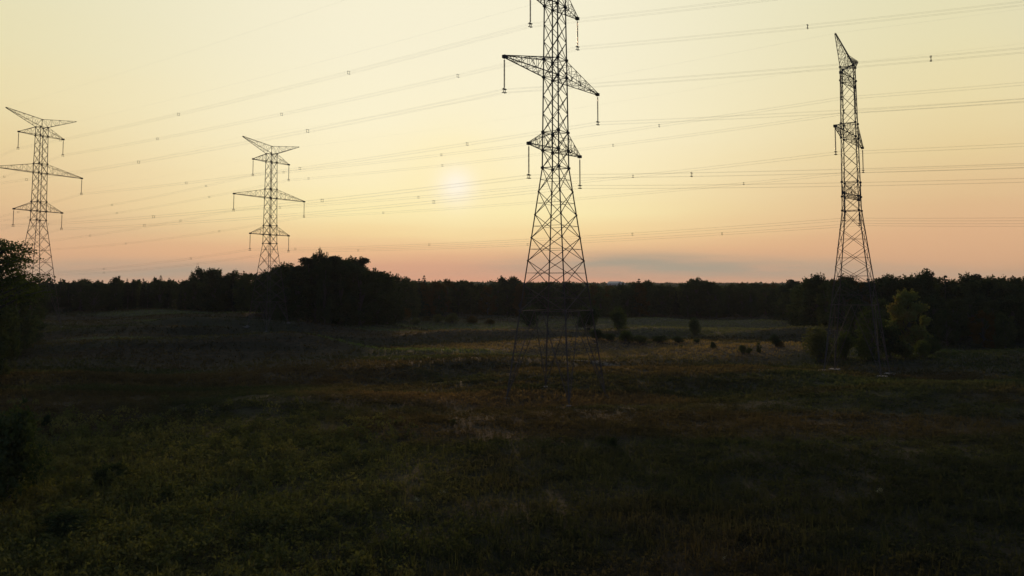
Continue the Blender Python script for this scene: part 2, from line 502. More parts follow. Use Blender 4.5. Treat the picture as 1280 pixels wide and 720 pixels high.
def virt(tp, step, dz): return {q: v + step + np.array([0, 0, dz]) for q, v in tp.items()}
V_CR = virt(P_C, np.array([178.0, -90.0, 0]), -1); V_LL = virt(P_L, uA*260, -2)
V_RR = virt(P_R, -uB*200, 0); V_SL = virt(P_S, uB*330, 1)
SIDE = {-1: 'left', 1: 'right'}
jobs = [(P_C, P_L, 1.0, 'from {k} {s} arm of nearest pylon to far left pylon', 'C'),
        (P_C, V_CR, 2.6, 'from {k} {s} arm of nearest pylon out of the right edge', 'D'),
        (P_L, V_LL, 4.5, 'from {k} {s} arm of far left pylon out of the left edge', 'L'),
        (P_R, P_S, 1.1, 'from {k} {s} arm of right pylon to smallest pylon', 'R'),
        (P_R, V_RR, 2.6, 'from {k} {s} arm of right pylon out of the right edge', 'Q'),
        (P_S, V_SL, 7.0, 'from {k} {s} arm of smallest pylon leftward out of view', 'S')]
n_ = 0
for ta, tb, sg, tmpl, _ in jobs:
    for k in ('t', 'm', 'l'):
        for s in (-1, 1):
            n_ += 1
            span(ta, tb, k, s, sg, 'four-wire bundle ' + tmpl.format(k=POSW[k], s=SIDE[s]), 22 + (n_*17) % 31)
    for s in (-1, 1):
        span(ta, tb, 'p', s, sg, 'thin single wire ' + tmpl.format(k='peak', s=SIDE[s]), 0)

# ------------------------------------------------------------------ foliage meshes
def leaf_quads(C, size, rng, flat=.0, elong=1.3, dirs=None):
    """one randomly turned leaf-clump quad per centre"""
    n = len(C)
    size = np.broadcast_to(np.asarray(size, float), (n,))
    a = rng.normal(size=(n, 3))
    if dirs is not None: a = dirs + a*.45
    a /= np.linalg.norm(a, axis=1)[:, None]
    nn = rng.normal(size=(n, 3)); nn[:, 2] += flat*3
    b = np.cross(nn, a); b /= (np.linalg.norm(b, axis=1)[:, None] + 1e-9)
    a = a*(size*elong)[:, None]/2; b = b*(size)[:, None]/2
    j = 1 + .35*rng.uniform(-1, 1, size=(n, 4))
    V = np.stack([C - a*j[:, :1], C + b*j[:, 1:2]*.8, C + a*j[:, 2:3], C - b*j[:, 3:4]*.8], 1).reshape(-1, 3)
    return V, np.arange(4*n).reshape(-1, 4)

def lobe_points(c, r, n, rng, inner=.35):
    d = rng.normal(size=(n, 3)); d /= np.linalg.norm(d, axis=1)[:, None]
    rad = np.where(rng.uniform(size=n) < .75, rng.uniform(.72, 1.08, n), rng.uniform(inner, .8, n))
    bump = 1 + .18*np.sin(d[:, 0]*5 + c[0]*40) * np.sin(d[:, 1]*5 + c[1]*40) + .10*np.sin(d[:, 2]*9 + c[2]*50)
    return c + d*(rad*bump)[:, None]*np.array(r)

def make_proto(kind, seed, mat, n=9000, w=.30, base=.10, ls=.024):
    """unit-height crown and trunk meshes (kept unlinked; used through copies)"""
    rng = np.random.default_rng(seed)
    tr = MB(); C = []; dirs = None
    if kind == 'broad':
        nl = rng.integers(15, 22)
        cs = []
        for i in range(nl):
            h = base + (0.93 - base)*((i + rng.uniform(0, 1))/nl)
            t = (h - base)/(1 - base)
            env = w*(math.sin(math.pi*min(1, .18 + t*.80))**.6)
            ang = i*2.4 + rng.uniform(-.5, .5)
            rr = rng.uniform(.08, .155)*(1 - .25*t)
            q = max(0, env - rr*.75)*rng.uniform(.55, 1.1)
            cs.append((np.array([q*math.cos(ang), q*math.sin(ang), min(h, .97-rr)]), rr))
        cs.append((np.array([rng.uniform(-.05, .05), rng.uniform(-.05, .05), .90 - .02]), .09))
        tot = sum(r**2 for _, r in cs)
        for c, r in cs:
            C.append(lobe_points(c, (r, r, r*.82), int(n*.84*r**2/tot), rng))
            tr.tube([(0, 0, max(.08, c[2]*.45)), c*np.array([.5, .5, .8]), c], [.012, .007, .002], 5)
        # ragged twigs beyond the lobes
        for _ in range(110):
            c, r = cs[rng.integers(len(cs))]
            d = rng.normal(size=3); d[2] = abs(d[2])*1.1; d /= np.linalg.norm(d)
            m = int(n*.16/110); st = rng.uniform(.9, 1.5, m)[:, None]
            C.append(c + d*r*st + rng.normal(size=(m, 3))*.011)
        tr.tube([(0, 0, -.03), (.004, .003, .12), (.0, .006, .4), (.01, 0, .72)], [.026, .02, .014, .004], 7)
        C = np.concatenate(C); size = ls*rng.uniform(.6, 1.3, len(C))
        V, Fq = leaf_quads(C, size, rng)
    elif kind == 'spruce':
        tr.tube([(0, 0, -.03), (0, 0, .5), (0, 0, .985)], [.018, .010, .001], 6)
        D = []
        nlay = 20
        for i in range(nlay):
            t = (i + .3)/nlay; z = .05 + .93*t
            R = w*(1 - t)**.85*rng.uniform(.82, 1.12) + .006
            nb = int(5 + 9*(1-t))
            for k in range(nb):
                a = rng.uniform(0, 2*math.pi); Lb = R*rng.uniform(.75, 1.12)
                m = max(10, int(n*(1-t)*.011))
                s_ = np.sqrt(rng.uniform(0, 1, m))
                sp = rng.normal(size=m)*.10*s_
                C.append(np.stack([np.cos(a + sp)*Lb*s_, np.sin(a + sp)*Lb*s_, z - .045*s_**1.5*(1.2 - t) + rng.normal(size=m)*.006 + .012*s_], 1))
                D.append(np.tile([math.cos(a), math.sin(a), -.25], (m, 1)))
        C = np.concatenate(C); dirs = np.concatenate(D)
        V, Fq = leaf_quads(C, ls*rng.uniform(.6, 1.2, len(C)), rng, .6, 1.9, dirs)
    elif kind == 'pine':
        top = []
        tr.tube([(0, 0, -.03), (.01, 0, .4), (-.01, .01, .8), (0, 0, .95)], [.022, .016, .009, .002], 7)
        nl = 16
        for i in range(nl):
            t = i/(nl-1); h = .30 + .66*t
            a = i*2.2 + rng.uniform(-.6, .6)
            q = w*(.35 + .8*math.sin(math.pi*(.15 + .75*t)))*rng.uniform(.35, 1)
            if i > nl-4: q *= .5
            c = np.array([q*math.cos(a), q*math.sin(a), h]); r = rng.uniform(.05, .085)
            top.append((c, r))
            tr.tube([(0, 0, h - .07), c*np.array([.6, .6, 1]) - np.array([0, 0, .02]), c], [.007, .004, .001], 5)
        tot = sum(r**2 for _, r in top)
        for c, r in top: C.append(lobe_points(c, (r*1.25, r*1.25, r*.7), int(n*r**2/tot), rng, .1))
        C = np.concatenate(C)
        V, Fq = leaf_quads(C, ls*.8*rng.uniform(.6, 1.3, len(C)), rng, 0, 2.0)
    elif kind == 'bush':
        cs = []
        for i in range(13):
            a = i*2.4; t = rng.uniform(0, 1); r = rng.uniform(.16, .27)
            q = w*rng.uniform(.1, .8)*(1 - .45*t)
            cs.append((np.array([q*math.cos(a), q*math.sin(a), r*.7 + t*(.93 - r*1.7)]), r))
        tot = sum(r**2 for _, r in cs)
        for c, r in cs:
            C.append(lobe_points(c, (r, r, r*.9), int(n*.88*r**2/tot), rng))
            tr.tube([(c[0]*.1, c[1]*.1, -.04), c*.5, c], [.018, .010, .003], 5)
        for _ in range(50):
            c, r = cs[rng.integers(len(cs))]
            d = rng.normal(size=3); d[2] = abs(d[2]); d /= np.linalg.norm(d)
            C.append(c + d*r*rng.uniform(.95, 1.3) + rng.normal(size=(int(n*.12/50), 3))*.022)
        C = np.concatenate(C)
        V, Fq = leaf_quads(C, ls*1.6*rng.uniform(.6, 1.3, len(C)), rng)
    elif kind == 'airy':      # open crown of layered leaf sprays on long limbs
        tr.tube([(0, 0, -.02), (.01, .005, .2), (-.005, .01, .45), (.01, 0, .75), (.0, 0, .93)], [.026, .02, .014, .007, .002], 9)
        for i in range(46):
            h = .60 + .35*((i + rng.uniform())/46); a = i*2.4 + rng.uniform(-.4, .4)
            t = (h - .60)/.40
            L = w*(1.0 - .62*t**1.8)*rng.uniform(.55, 1.1)
            end = np.array([L*math.cos(a), L*math.sin(a), h + L*.10])
            st = np.array([0, 0, h - L*.32])
            tr.tube([st, st*.5 + end*.5 + np.array([0, 0, .02]), end], [.007, .004, .0012], 5)
            for s_ in range(7):
                f = rng.uniform(.35, 1.02)
                c = st + (end - st)*f + rng.normal(size=3)*np.array([.035, .035, .012])
                m = int(n/46/7)
                C.append(c + rng.normal(size=(m, 3))*np.array([.024, .024, .009]))
        C = np.concatenate(C)
        V, Fq = leaf_quads(C, ls*rng.uniform(.6, 1.3, len(C)), rng, .5)
    crown = mesh('crown', V, Fq, mat); trunk = tr.build('trunk', M['bark'], None, True)
    for o in (crown, trunk): COL.objects.unlink(o)
    return crown, trunk

PR = {}
for i in range(5): PR['dark', i] = make_proto('broad', 100+i, M['leaf_dark'], w=[.30, .36, .27, .33, .40][i], base=.06)
for i in range(4): PR['mid', i] = make_proto('broad', 200+i, M['leaf_mid'], w=[.33, .28, .38, .24][i], base=.06)
for i in range(3): PR['rust', i] = make_proto('broad', 300+i, M['leaf_rust'], w=[.32, .38, .28][i], base=.05)
for i in range(3): PR['spruce', i] = make_proto('spruce', 400+i, M['needle'], w=[.17, .22, .14][i], ls=.022)
for i in range(3): PR['pine', i] = make_proto('pine', 500+i, M['needle'], n=7000, w=[.26, .30, .22][i])
for i in range(4): PR['bush', i] = make_proto('bush', 600+i, M['leaf_mid'] if i % 2 else M['leaf_dark'], n=6000, w=[.5, .62, .42, .75][i])
PR['rustbush', 0] = make_proto('bush', 650, M['leaf_rust'], n=5000, w=.6)
PR['goldbush', 0] = make_proto('bush', 651, M['goldenrod'], n=6000, w=.5)
PR['autumn', 0] = make_proto('broad', 781, M['leaf_autumn'], n=19000, w=.33, base=.02, ls=.023)
PR['airy', 0] = make_proto('airy', 901, M['leaf_lit'], n=10500, w=.31, ls=.0115)
PR['litbush', 0] = make_proto('bush', 653, M['leaf_lit'], n=6000, w=.48)
PR['littree', 0] = make_proto('broad', 778, M['leaf_lit'], w=.30, base=.04)
PR['pale', 0] = make_proto('bush', 652, M['flower'], n=260, w=.6)

def plant(key, x, y, h, label, cat, group=None, name=None, wx=1.0, rz=None):
    cr, tk = PR[key]
    nm = name or {'spruce': 'spruce_tree', 'pine': 'pine_tree', 'bush': 'shrub', 'rustbush': 'shrub', 'goldbush': 'shrub', 'litbush': 'shrub', 'pale': 'flowering_weed'}.get(key[0], 'broadleaf_tree')
    r = empty(nm, (x, y, T(x, y)), random.uniform(0, 6.28) if rz is None else rz)
    r.scale = (h*wx, h*wx, h)
    a, b = cr.copy(), tk.copy()
    a.name = 'flowers' if key[0] == 'pale' else 'crown'; b.name = 'stem' if 'shrub' in nm or 'weed' in nm else 'trunk'
    for c in (a, b): COL.objects.link(c); c.parent = r
    tag(r, label, cat, group)
    return r

# ---- treeline silhouette traced as heights: (photo x, top y)
SIL = [(56, 347), (80, 347), (100, 348), (120, 349), (140, 346), (155, 348), (175, 349), (200, 347), (228, 349), (240, 345), (250, 336), (265, 336), (278, 337), (292, 339),
       (305, 339), (318, 340), (335, 338), (350, 332), (365, 331), (378, 327), (392, 325), (408, 325), (420, 324), (434, 324), (446, 323), (456, 330), (466, 335), (478, 337), (490, 341), (505, 346),
       (518, 351), (532, 351), (550, 354), (562, 351), (575, 353), (600, 353), (615, 353), (628, 347), (642, 348), (655, 349), (672, 351), (700, 352), (722, 351), (740, 352), (760, 355), (782, 355),
       (800, 350), (812, 352), (830, 356), (850, 356), (870, 349), (885, 352), (900, 355), (935, 354), (950, 355), (975, 355), (990, 353), (1005, 352), (1020, 346), (1032, 348), (1045, 350),
       (1055, 347), (1070, 348), (1085, 346), (1100, 347), (1118, 346), (1135, 345), (1155, 345), (1170, 347), (1185, 347), (1203, 347), (1218, 347), (1240, 347), (1262, 348), (1300, 349)]
def sil(px): return float(np.interp(px, [s[0] for s in SIL], [s[1] for s in SIL]))
def Dof(px):
    return float(np.interp(px, [0, 60, 230, 300, 345, 400, 480, 520, 600, 740, 960, 1010, 1060, 1300], [285, 300, 320, 300, 262, 252, 268, 370, 400, 395, 380, 270, 245, 235]))

WORD = ['first', 'second', 'third', 'fourth', 'fifth', 'sixth', 'seventh', 'eighth', 'ninth', 'tenth', 'eleventh', 'twelfth', 'thirteenth', 'fourteenth', 'fifteenth',
        'sixteenth', 'seventeenth', 'eighteenth', 'nineteenth', 'twentieth', 'twenty-first', 'twenty-second', 'twenty-third', 'twenty-fourth', 'twenty-fifth', 'twenty-sixth', 'twenty-seventh', 'twenty-eighth', 'twenty-ninth', 'thirtieth']
KN = {'dark': 'dark leafy tree', 'mid': 'olive green leafy tree', 'rust': 'brownish turning tree', 'spruce': 'pointed spruce', 'pine': 'ragged pine'}
REG = [(-60, 345, 'on the left ridge', 'trees along the left ridge'),
       (345, 505, 'in the tall dark grove', 'trees of the tall dark grove'),
       (505, 650, 'in the belt under the sun', 'trees of the belt under the sun'),
       (650, 1005, 'in the far middle belt', 'trees of the middle far belt'),
       (1005, 1400, 'behind the right pylon', 'trees of the right hand wood')]
items = []      # (px, D, key, height)
def add(px, D, key, ytop, wx=1.0):
    x = PX(px, D); items.append([px, x, D, key, topz(ytop, D) - T(x, D), wx])
R = random.Random(5)
# feature trees that break the skyline
for px, yt, key, wx in [(292, 337, ('spruce', 0), 1), (305, 337, ('spruce', 2), 1), (202, 343, ('spruce', 1), 1), (196, 346, ('spruce', 0), 1), (180, 347, ('spruce', 2), 1), (167, 348, ('spruce', 0), 1), (212, 346, ('spruce', 2), 1),
                    (146, 345, ('dark', 2), .8), (160, 347, ('spruce', 1), 1), (250, 333, ('dark', 1), .7), (256, 335, ('spruce', 1), 1), (262, 335, ('mid', 3), .9), (243, 340, ('spruce', 0), 1), (272, 335, ('mid', 1), 1), (400, 311, ('dark', 4), .34), (393, 315, ('mid', 1), .42), (407, 316, ('dark', 1), .36), (386, 323, ('pine', 0), 1), (414, 321, ('pine', 2), 1), (440, 320, ('dark', 0), .9), (452, 323, ('pine', 0), .9),
                    (358, 328, ('mid', 2), 1), (347, 331, ('mid', 0), .9), (427, 323, ('dark', 3), 1), (530, 343, ('spruce', 1), 1.1), (524, 347, ('spruce', 0), 1), (484, 340, ('dark', 2), 1), (560, 349, ('rust', 1), 1), (574, 350, ('mid', 2), 1), (545, 351, ('rust', 2), 1),
                    (628, 345, ('dark', 1), 1), (640, 346, ('dark', 4), 1), (798, 347, ('spruce', 1), 1.2), (811, 350, ('mid', 3), 1), (870, 347, ('dark', 4), 1.1), (864, 351, ('dark', 1), 1), (886, 351, ('mid', 0), 1),
                    (990, 350, ('pine', 2), 1), (1019, 342, ('dark', 3), 1), (1010, 347, ('mid', 1), 1), (1055, 344, ('rust', 2), .9), (1100, 344, ('dark', 1), 1), (1115, 343, ('dark', 4), 1), (1156, 336, ('dark', 2), .75), (1151, 341, ('mid', 1), .8), (1180, 342, ('spruce', 1), 1.3),
                    (1203, 342, ('dark', 4), 1.0), (1219, 344, ('pine', 1), 1), (1240, 344, ('mid', 3), .8), (1250, 345, ('mid', 1), .8), (1267, 345, ('dark', 0), 1), (1136, 343, ('mid', 1), 1)]:
    add(px, Dof(px) + R.uniform(-4, 10), key, yt, wx)
# filling rows
px = 52.0
while px < 1295:
    D = Dof(px)
    for row, dd, dy in ((0, 0, 3.5), (1, 13, 0), (2, 25, 1.5)):
        if row == 2 and px > 345: continue
        q = px + R.uniform(-4, 4) + row*8; D2 = Dof(q) + dd + R.uniform(-6, 9)
        u = R.random(); jag = R.uniform(-2.5, 3.0) if 345 < q < 505 else 0
        if q < 240: k = 'dark' if u < .40 else 'spruce' if u < .85 else 'mid'
        elif q < 345: k = 'dark' if u < .45 else 'mid' if u < .75 else 'spruce'
        elif q < 505: k = 'dark' if u < .8 else 'mid'
        elif q < 650: k = 'dark' if u < .35 else 'rust' if u < .6 else 'mid' if u < .85 else 'spruce'
        elif q < 1005: k = 'dark' if u < .55 else 'mid' if u < .8 else 'rust' if u < .9 else 'spruce'
        else: k = 'dark' if u < .6 else 'mid' if u < .9 else 'rust'
        n = {'dark': 5, 'mid': 4, 'rust': 3, 'spruce': 3}[k]
        add(q, D2, (k, R.randrange(n)), sil(q) + dy + jag + R.choice([-1.6, -.6, .4, 1.4, 2.6, 3.6]) + R.uniform(-.4, .4), R.uniform(.85, 1.2))
    px += 6.2/D*F*R.uniform(.8, 1.15)
# lower trees and edge bushes in front of the belts, so no trunks stand bare
for q, yt, yb, k in [(1165, 368, 425, ('dark', 4)), (1190, 372, 428, ('mid', 2)), (1212, 366, 424, ('dark', 1)), (1238, 374, 426, ('mid', 0)), (1262, 370, 428, ('dark', 3)), (1290, 366, 430, ('dark', 0)),
                     (1068, 376, 432, ('dark', 3)), (1098, 372, 432, ('mid', 0)), (1180, 385, 430, ('dark', 1)), (1225, 388, 430, ('rust', 1)), (1252, 390, 432, ('mid', 2))]:
    D = 16*F/(yb - HOR); add(q, D, k, yt)
items.sort(key=lambda t: t[0])
cnt = {}
for px_, x, D, key, h, wx in items:
    rg = next(r for r in REG if r[0] <= px_ < r[1])
    c = cnt[(rg[2], key[0])] = cnt.get((rg[2], key[0]), 0) + 1
    lab = f"{WORD[min(c, 30)-1]} {KN[key[0]]} from the left {rg[2]}"
    plant(key, x, D, h, lab, 'tree', rg[3], wx=wx)

# edge scrub at belt feet
def by_base(px, yt, yb, key, label, cat='shrub', wx=1.0, group=None, zoff=0):
    D = 100.0
    for _ in range(30):
        D = (CAM_Z - T(PX(px, D), D))*F/(yb - HOR)*.5 + D*.5
    x = PX(px, D); h = topz(yt, D) - T(x, D)
    return plant(key, x, D, h, label, cat, group, wx=wx)

plant(('airy', 0), PX(-4, 108), 108, topz(293, 108) - T(PX(-4, 108), 108), 'tall open-crowned tree at the left edge, leaf sprays against the sky', 'tree', name='broadleaf_tree', wx=1.0, rz=.6)
for i, (px_, D, yt, k) in enumerate([(-34, 135, 350, ('dark', 1)), (-6, 150, 347, ('dark', 0)), (18, 170, 347, ('dark', 2)), (38, 200, 348, ('dark', 3)), (-60, 120, 345, ('dark', 3)), (0, 125, 378, ('dark', 2))]):
    x = PX(px_, D)
    plant(k, x, D, topz(yt, D) - T(x, D), f"{WORD[i]} dark tree massed below the open-crowned tree at the left edge", 'tree', 'dark trees under the leafy left tree', wx=1.0)
by_base(1132, 362, 441, ('autumn', 0), 'yellow and orange autumn tree standing in front of the right wood', 'tree', .98)
by_base(1126, 425, 447, ('bush', 1), 'dark bush directly under the crown of the autumn tree', 'shrub', 1.2)
by_base(1149, 422, 446, ('litbush', 0), 'green bush at the right edge under the autumn tree', 'shrub', 1.0)
by_base(1086, 384, 449, ('littree', 0), 'grey-green slender tree beside the right leg of the right pylon', 'tree', 1.1)
by_base(1022, 404, 452, ('goldbush', 0), 'yellow-green bush at the left legs of the right pylon', 'shrub', .9)
by_base(1052, 410, 448, ('litbush', 0), 'grey-green bush among the legs of the right pylon', 'shrub', .8)
by_base(1108, 400, 447, ('bush', 0), 'dark bush leaning on the left side of the autumn tree', 'shrub', .8)
by_base(1160, 418, 443, ('bush', 3), 'low dark bush at the right foot of the autumn tree', 'shrub', .9)
by_base(772, 381, 419, ('litbush', 0), 'broad round grey-green bush right of the nearest pylon', 'shrub', .8)
by_base(735, 377, 413, ('bush', 0), 'round bush seen through the right legs of the nearest pylon', 'shrub', .9)
by_base(661, 378, 408, ('bush', 2), 'round bush seen through the left legs of the nearest pylon', 'shrub', 1.0)
by_base(866, 393, 418, ('bush', 2), 'lone dark upright bush on the pale field edge', 'shrub', .75)
by_base(505, 379, 398, ('rustbush', 0), 'rust coloured bush at the right foot of the dark grove', 'shrub', 1.0)
by_base(488, 372, 398, ('mid', 2), 'low leafy tree at the right foot of the dark grove', 'tree', 1.1)
for i, (px_, yt, yb, k, w_) in enumerate([(850, 430, 434, ('bush', 3), 1.5), (889, 425, 435, ('bush', 2), 1.0), (926, 429, 441, ('bush', 1), .9), (934, 433, 441, ('litbush', 0), 1.2), (946, 427, 440, ('mid', 2), .8), (967, 416, 432, ('bush', 0), .9), (974, 424, 433, ('rustbush', 0), 1.1)]):
    by_base(px_, yt, yb, k, f'{WORD[i]} small shrub from the left, scattered over the field between the pylons', 'shrub', w_, 'small shrubs dotted in the field')
for i, (px_, yt, yb, k, w_) in enumerate([(746, 409, 424, ('bush', 0), 1.5), (761, 415, 425, ('bush', 3), 2.0), (781, 411, 427, ('litbush', 0), 1.4), (799, 417, 428, ('bush', 1), 2.2), (823, 418, 427, ('bush', 3), 2.4), (846, 419, 428, ('bush', 0), 1.9), (869, 422, 428, ('bush', 1), 1.8)]):
    by_base(px_, yt, yb, k, f'{WORD[i]} low bush from the left in the dark thicket across the field', 'shrub', w_, 'low bushes in a dark thicket across the field')
for i, (px_, yt, yb, k) in enumerate([(548, 391, 402, 'goldbush'), (566, 390, 402, 'goldbush'), (590, 392, 403, 'rustbush'), (612, 396, 405, 'rustbush'), (534, 393, 401, 'rustbush'), (520, 396, 405, 'goldbush')]):
    by_base(px_, yt, yb, (k, 0), f'{WORD[i]} weedy {"yellowish" if k == "goldbush" else "rusty"} bush on the field under the sun', 'shrub', 1.4, 'weedy bushes under the sun')
# foreground shrubs
by_base(18, 489, 622, ('bush', 0), 'large dark rounded bush at the left edge of the foreground', 'shrub', .80)
by_base(-18, 500, 640, ('bush', 2), 'darker bush cut by the left edge behind the foreground weeds', 'shrub', .9)
by_base(146, 572, 596, ('bush', 3), 'dark low bush in the foreground goldenrod, left', 'shrub', 1.9)
by_base(96, 628, 664, ('bush', 1), 'dark spreading bush low in the left foreground', 'shrub', 2.0)
by_base(66, 513, 532, ('bush', 2), 'small dark bush right of the large rounded foreground bush', 'shrub', .7)
by_base(764, 541, 557, ('bush', 2), 'single small dark bush in the brown grass below the nearest pylon', 'shrub', .9)
by_base(567, 520, 529, ('bush', 1), 'tiny dark tuft bush in the grass left of the nearest pylon foot', 'shrub', .9)
by_base(556, 604, 614, ('pale', 0), 'pale flower clump in the dark grass, lower middle', 'flower', 1.1)
by_base(523, 613, 621, ('pale', 0), 'smaller pale flower clump left of the other clump', 'flower', .8)
by_base(1090, 601, 612, ('pale', 0), 'faint pale flower clump in the lower right grass', 'flower', .8)
by_base(899, 683, 691, ('pale', 0), 'faint pale flowers near the bottom edge, right of middle', 'flower', .8)

# pale field stone beside the autumn tree
def stone(px, yb, s, label):
    D = (CAM_Z)*F/(yb - HOR); x = PX(px, D)
    rng = np.random.default_rng(3)
    n, k = 9, 14; V = []; Fq = []
    for i in range(n+1):
        for j in range(k):
            a, b = math.pi*i/n, 2*math.pi*j/k
            d = np.array([math.sin(a)*math.cos(b), math.sin(a)*math.sin(b), math.cos(a)])
            r = 1 + .16*math.sin(3*d[0]+2*d[1]) + .10*math.sin(7*d[2]+5*d[0])
            V.append(d*r*np.array([s, s*.7, s*.55]))
    for i in range(n):
        for j in range(k): Fq.append((i*k+j, (i+1)*k+j, (i+1)*k+(j+1) % k, i*k+(j+1) % k))
    o = mesh('field_stone', np.array(V), np.array(Fq), M['stone'], smooth=True)
    o.location = (x, D, T(x, D) + s*.3)
    tag(o, label, 'rock')
stone(1141, 447, .75, 'pale field stone on the grass at the foot of the autumn tree')

# far white barns on the rising country
def barn(x, y, w, l, h, rz, label):
    r = empty('barn', (x, y, T(x, y) - .4), rz); tag(r, label, 'barn', 'white barns on the skyline')
    mb = MB(); mb.box((0, 0, h*.5), w, l, h)
    n = mb.n                                           # gables
    for y_ in (-l/2, l/2):
        mb.V += [np.array([-w/2, y_, h]), np.array([w/2, y_, h]), np.array([0, y_, h*1.55]), np.array([0, y_, h])]; 
        mb.F4.append((mb.n, mb.n+3, mb.n+1, mb.n+2)); mb.n += 4
    mb.build('wall', M['barn'], r)
    rf = MB()
    for s in (-1, 1):
        a = math.atan2(h*.55, w/2); L = math.hypot(h*.55, w/2) + .8
        Rm = np.array([[math.cos(a), 0, s*math.sin(a)], [0, 1, 0], [-s*math.sin(a), 0, math.cos(a)]])
        rf.box((s*(w/4 + .25), 0, h*1.275 + .12 - .1), L, l + 1, .18, Rm)
    rf.build('roof', M['roof'], r)
    d = MB(); d.box((0, -l/2 - .06, h*.36), w*.35, .1, h*.72); d.build('door', M['door_red'], r)
barn(PX(768, 1500), 1500, 16, 24, 6.5, .9, 'long white barn on the skyline just right of the nearest pylon')
barn(PX(777, 1540), 1540, 9, 12, 6.5, .3, 'smaller white barn right of the long one on the skyline')

# ------------------------------------------------------------------ far wood: one mass no one could count
def far_wood():
    rng = np.random.default_rng(77)
    Vs, Cs = [], []
    N = 5200
    D = 430 + 3200*rng.uniform(0, 1, N)**1.7
    X = D*rng.uniform(-.80, .80, N)
    allC = []; allS = []
    for x, d in zip(X, D):
        if d > 1150 and d < 1700 and abs(x/d*F + CX - 771) < 14: continue
        if d < 1600 and x < -60 and d < 520: continue
        q = x/d*F + CX
        g = T(x, d)
        h = rng.uniform(11, 15.0) if d < 1100 else rng.uniform(7, 10.5)
        r = rng.uniform(4, 6.5)*(1 + (d > 900)*.6 + (d > 1800)*1.2)
        m = 42
        u = rng.normal(size=(m, 3)); u /= np.linalg.norm(u, axis=1)[:, None]; u[:, 2] = u[:, 2]*.5 + .5
        C = np.array([x, d, g + h*.15]) + u*np.array([r, r, h*.85])*rng.uniform(.75, 1.03, m)[:, None]
        allC.append(C); allS.append(np.full(m, r*.62))
    C = np.concatenate(allC); s = np.concatenate(allS)*rng.uniform(.6, 1.2, len(C))
    V, Fq = leaf_quads(C, s, rng)
    o = mesh('far_wood', V, Fq, M['leaf_dark'])
    tag(o, 'unbroken far woodland spreading to the horizon beyond the tree belts', 'woodland', kind='stuff')
far_wood()

# ------------------------------------------------------------------ ground cover
def tufts(name, mat, N, dmin, dmax, hlo, hhi, wid, mask, label, cat, blades=5, seed=1, power=1.6, lean=.28, clump=0):
    rng = np.random.default_rng(seed)
    D = dmin + (dmax - dmin)*rng.uniform(0, 1, N)**power
    X = D*rng.uniform(-.76, .76, N)
    keep = rng.uniform(size=N) < mask(X, D)
    X, D = X[keep], D[keep]; n = len(X)
    if clump:        # gather plants round common centres, some tall, some low
        k = max(1, n//clump); c = rng.integers(0, k, n)
        sd = rng.uniform(.5, 1.9, k)[c]
        X = X[c] + rng.normal(size=n)*sd; D = D[c] + rng.normal(size=n)*sd*.8
        tall = rng.uniform(.45, 1.35, k)[c]
    else: tall = np.ones(n)
    Z = terrain(X, D)
    B = np.repeat(np.stack([X, D, Z], 1), blades, 0); m = len(B)
    sc_ = np.repeat(rng.uniform(.6, 1.25, n)*tall, blades)
    a = rng.uniform(0, 2*math.pi, m); h = rng.uniform(hlo, hhi, m)*sc_
    off = np.stack([np.cos(a), np.sin(a), np.zeros(m)], 1)*(rng.uniform(0, 1, m)*wid*1.4*sc_)[:, None]
    ln = np.stack([np.cos(a), np.sin(a), np.zeros(m)], 1)*(rng.uniform(.2, 1, m)*lean*h)[:, None]
    a2 = a + rng.uniform(.8, 2.3, m); wv = np.stack([np.cos(a2), np.sin(a2), np.zeros(m)], 1)*(wid*rng.uniform(.3, .8, m)*sc_)[:, None]*.5
    up = np.stack([np.zeros(m), np.zeros(m), h], 1)
    p0 = B + off - [0, 0, .05]
    V = np.stack([p0 - wv*.5, p0 + wv*.5, p0 + up*.62 + ln*.5 + wv, p0 + up + ln, p0 + up*.58 + ln*.5 - wv], 1).reshape(-1, 3)
    o = mesh(name, V, np.arange(5*m).reshape(-1, 5), mat)
    return tag(o, label, cat, kind='stuff')

def nz(x, y, s, ph=0):
    return .5 + .5*(np.sin(x*s + ph + 1.7*np.sin(y*s*.8 + ph)) * np.sin(y*s*1.3 + 1.1*np.sin(x*s*.7 + 2 + ph)))
def m_gold(x, y):
    q = x/y*F + CX; py = HOR + 16*F/y
    left = S((560 - q)/220)*S((py - 500)/60)
    return np.clip(left*(.35 + .9*nz(x, y, .22)), 0, 1)
def m_weed(x, y):
    return np.clip((.15 + .85*nz(x, y, .16, 2.)), 0, 1)*S((y-38)/8)
def mounds(name, mat, N, per, dmin, dmax, r0, r1, h0, h1, ls, mask, label, cat, seed, power=1.35):
    """leafy hummocks of weeds: each a low heap of small leaf faces"""
    rng = np.random.default_rng(seed)
    D = dmin + (dmax - dmin)*rng.uniform(0, 1, N)**power
    X = D*rng.uniform(-.78, .78, N)
    k = rng.uniform(size=N) < mask(X, D)
    X, D = X[k], D[k]; n = len(X)
    r = np.repeat(rng.uniform(r0, r1, n), per); h = np.repeat(rng.uniform(h0, h1, n)*(.7 + .6*nz(X, D, .33, 4)), per)
    cx, cy = np.repeat(X, per), np.repeat(D, per); m = n*per
    a = rng.uniform(0, 2*math.pi, m); q = np.sqrt(rng.uniform(0, 1, m))
    x = cx + np.cos(a)*q*r; y = cy + np.sin(a)*q*r
    z = terrain(x, y) + h*(1 - q**2)*rng.uniform(.55, 1.08, m) + rng.uniform(0, .10, m)
    V, Fq = leaf_quads(np.stack([x, y, z], 1), ls*rng.uniform(.5, 1.4, m)*(.8 + cy/160), rng, .15, 1.7)
    return tag(mesh(name, V, Fq, mat), label, cat, kind='stuff')
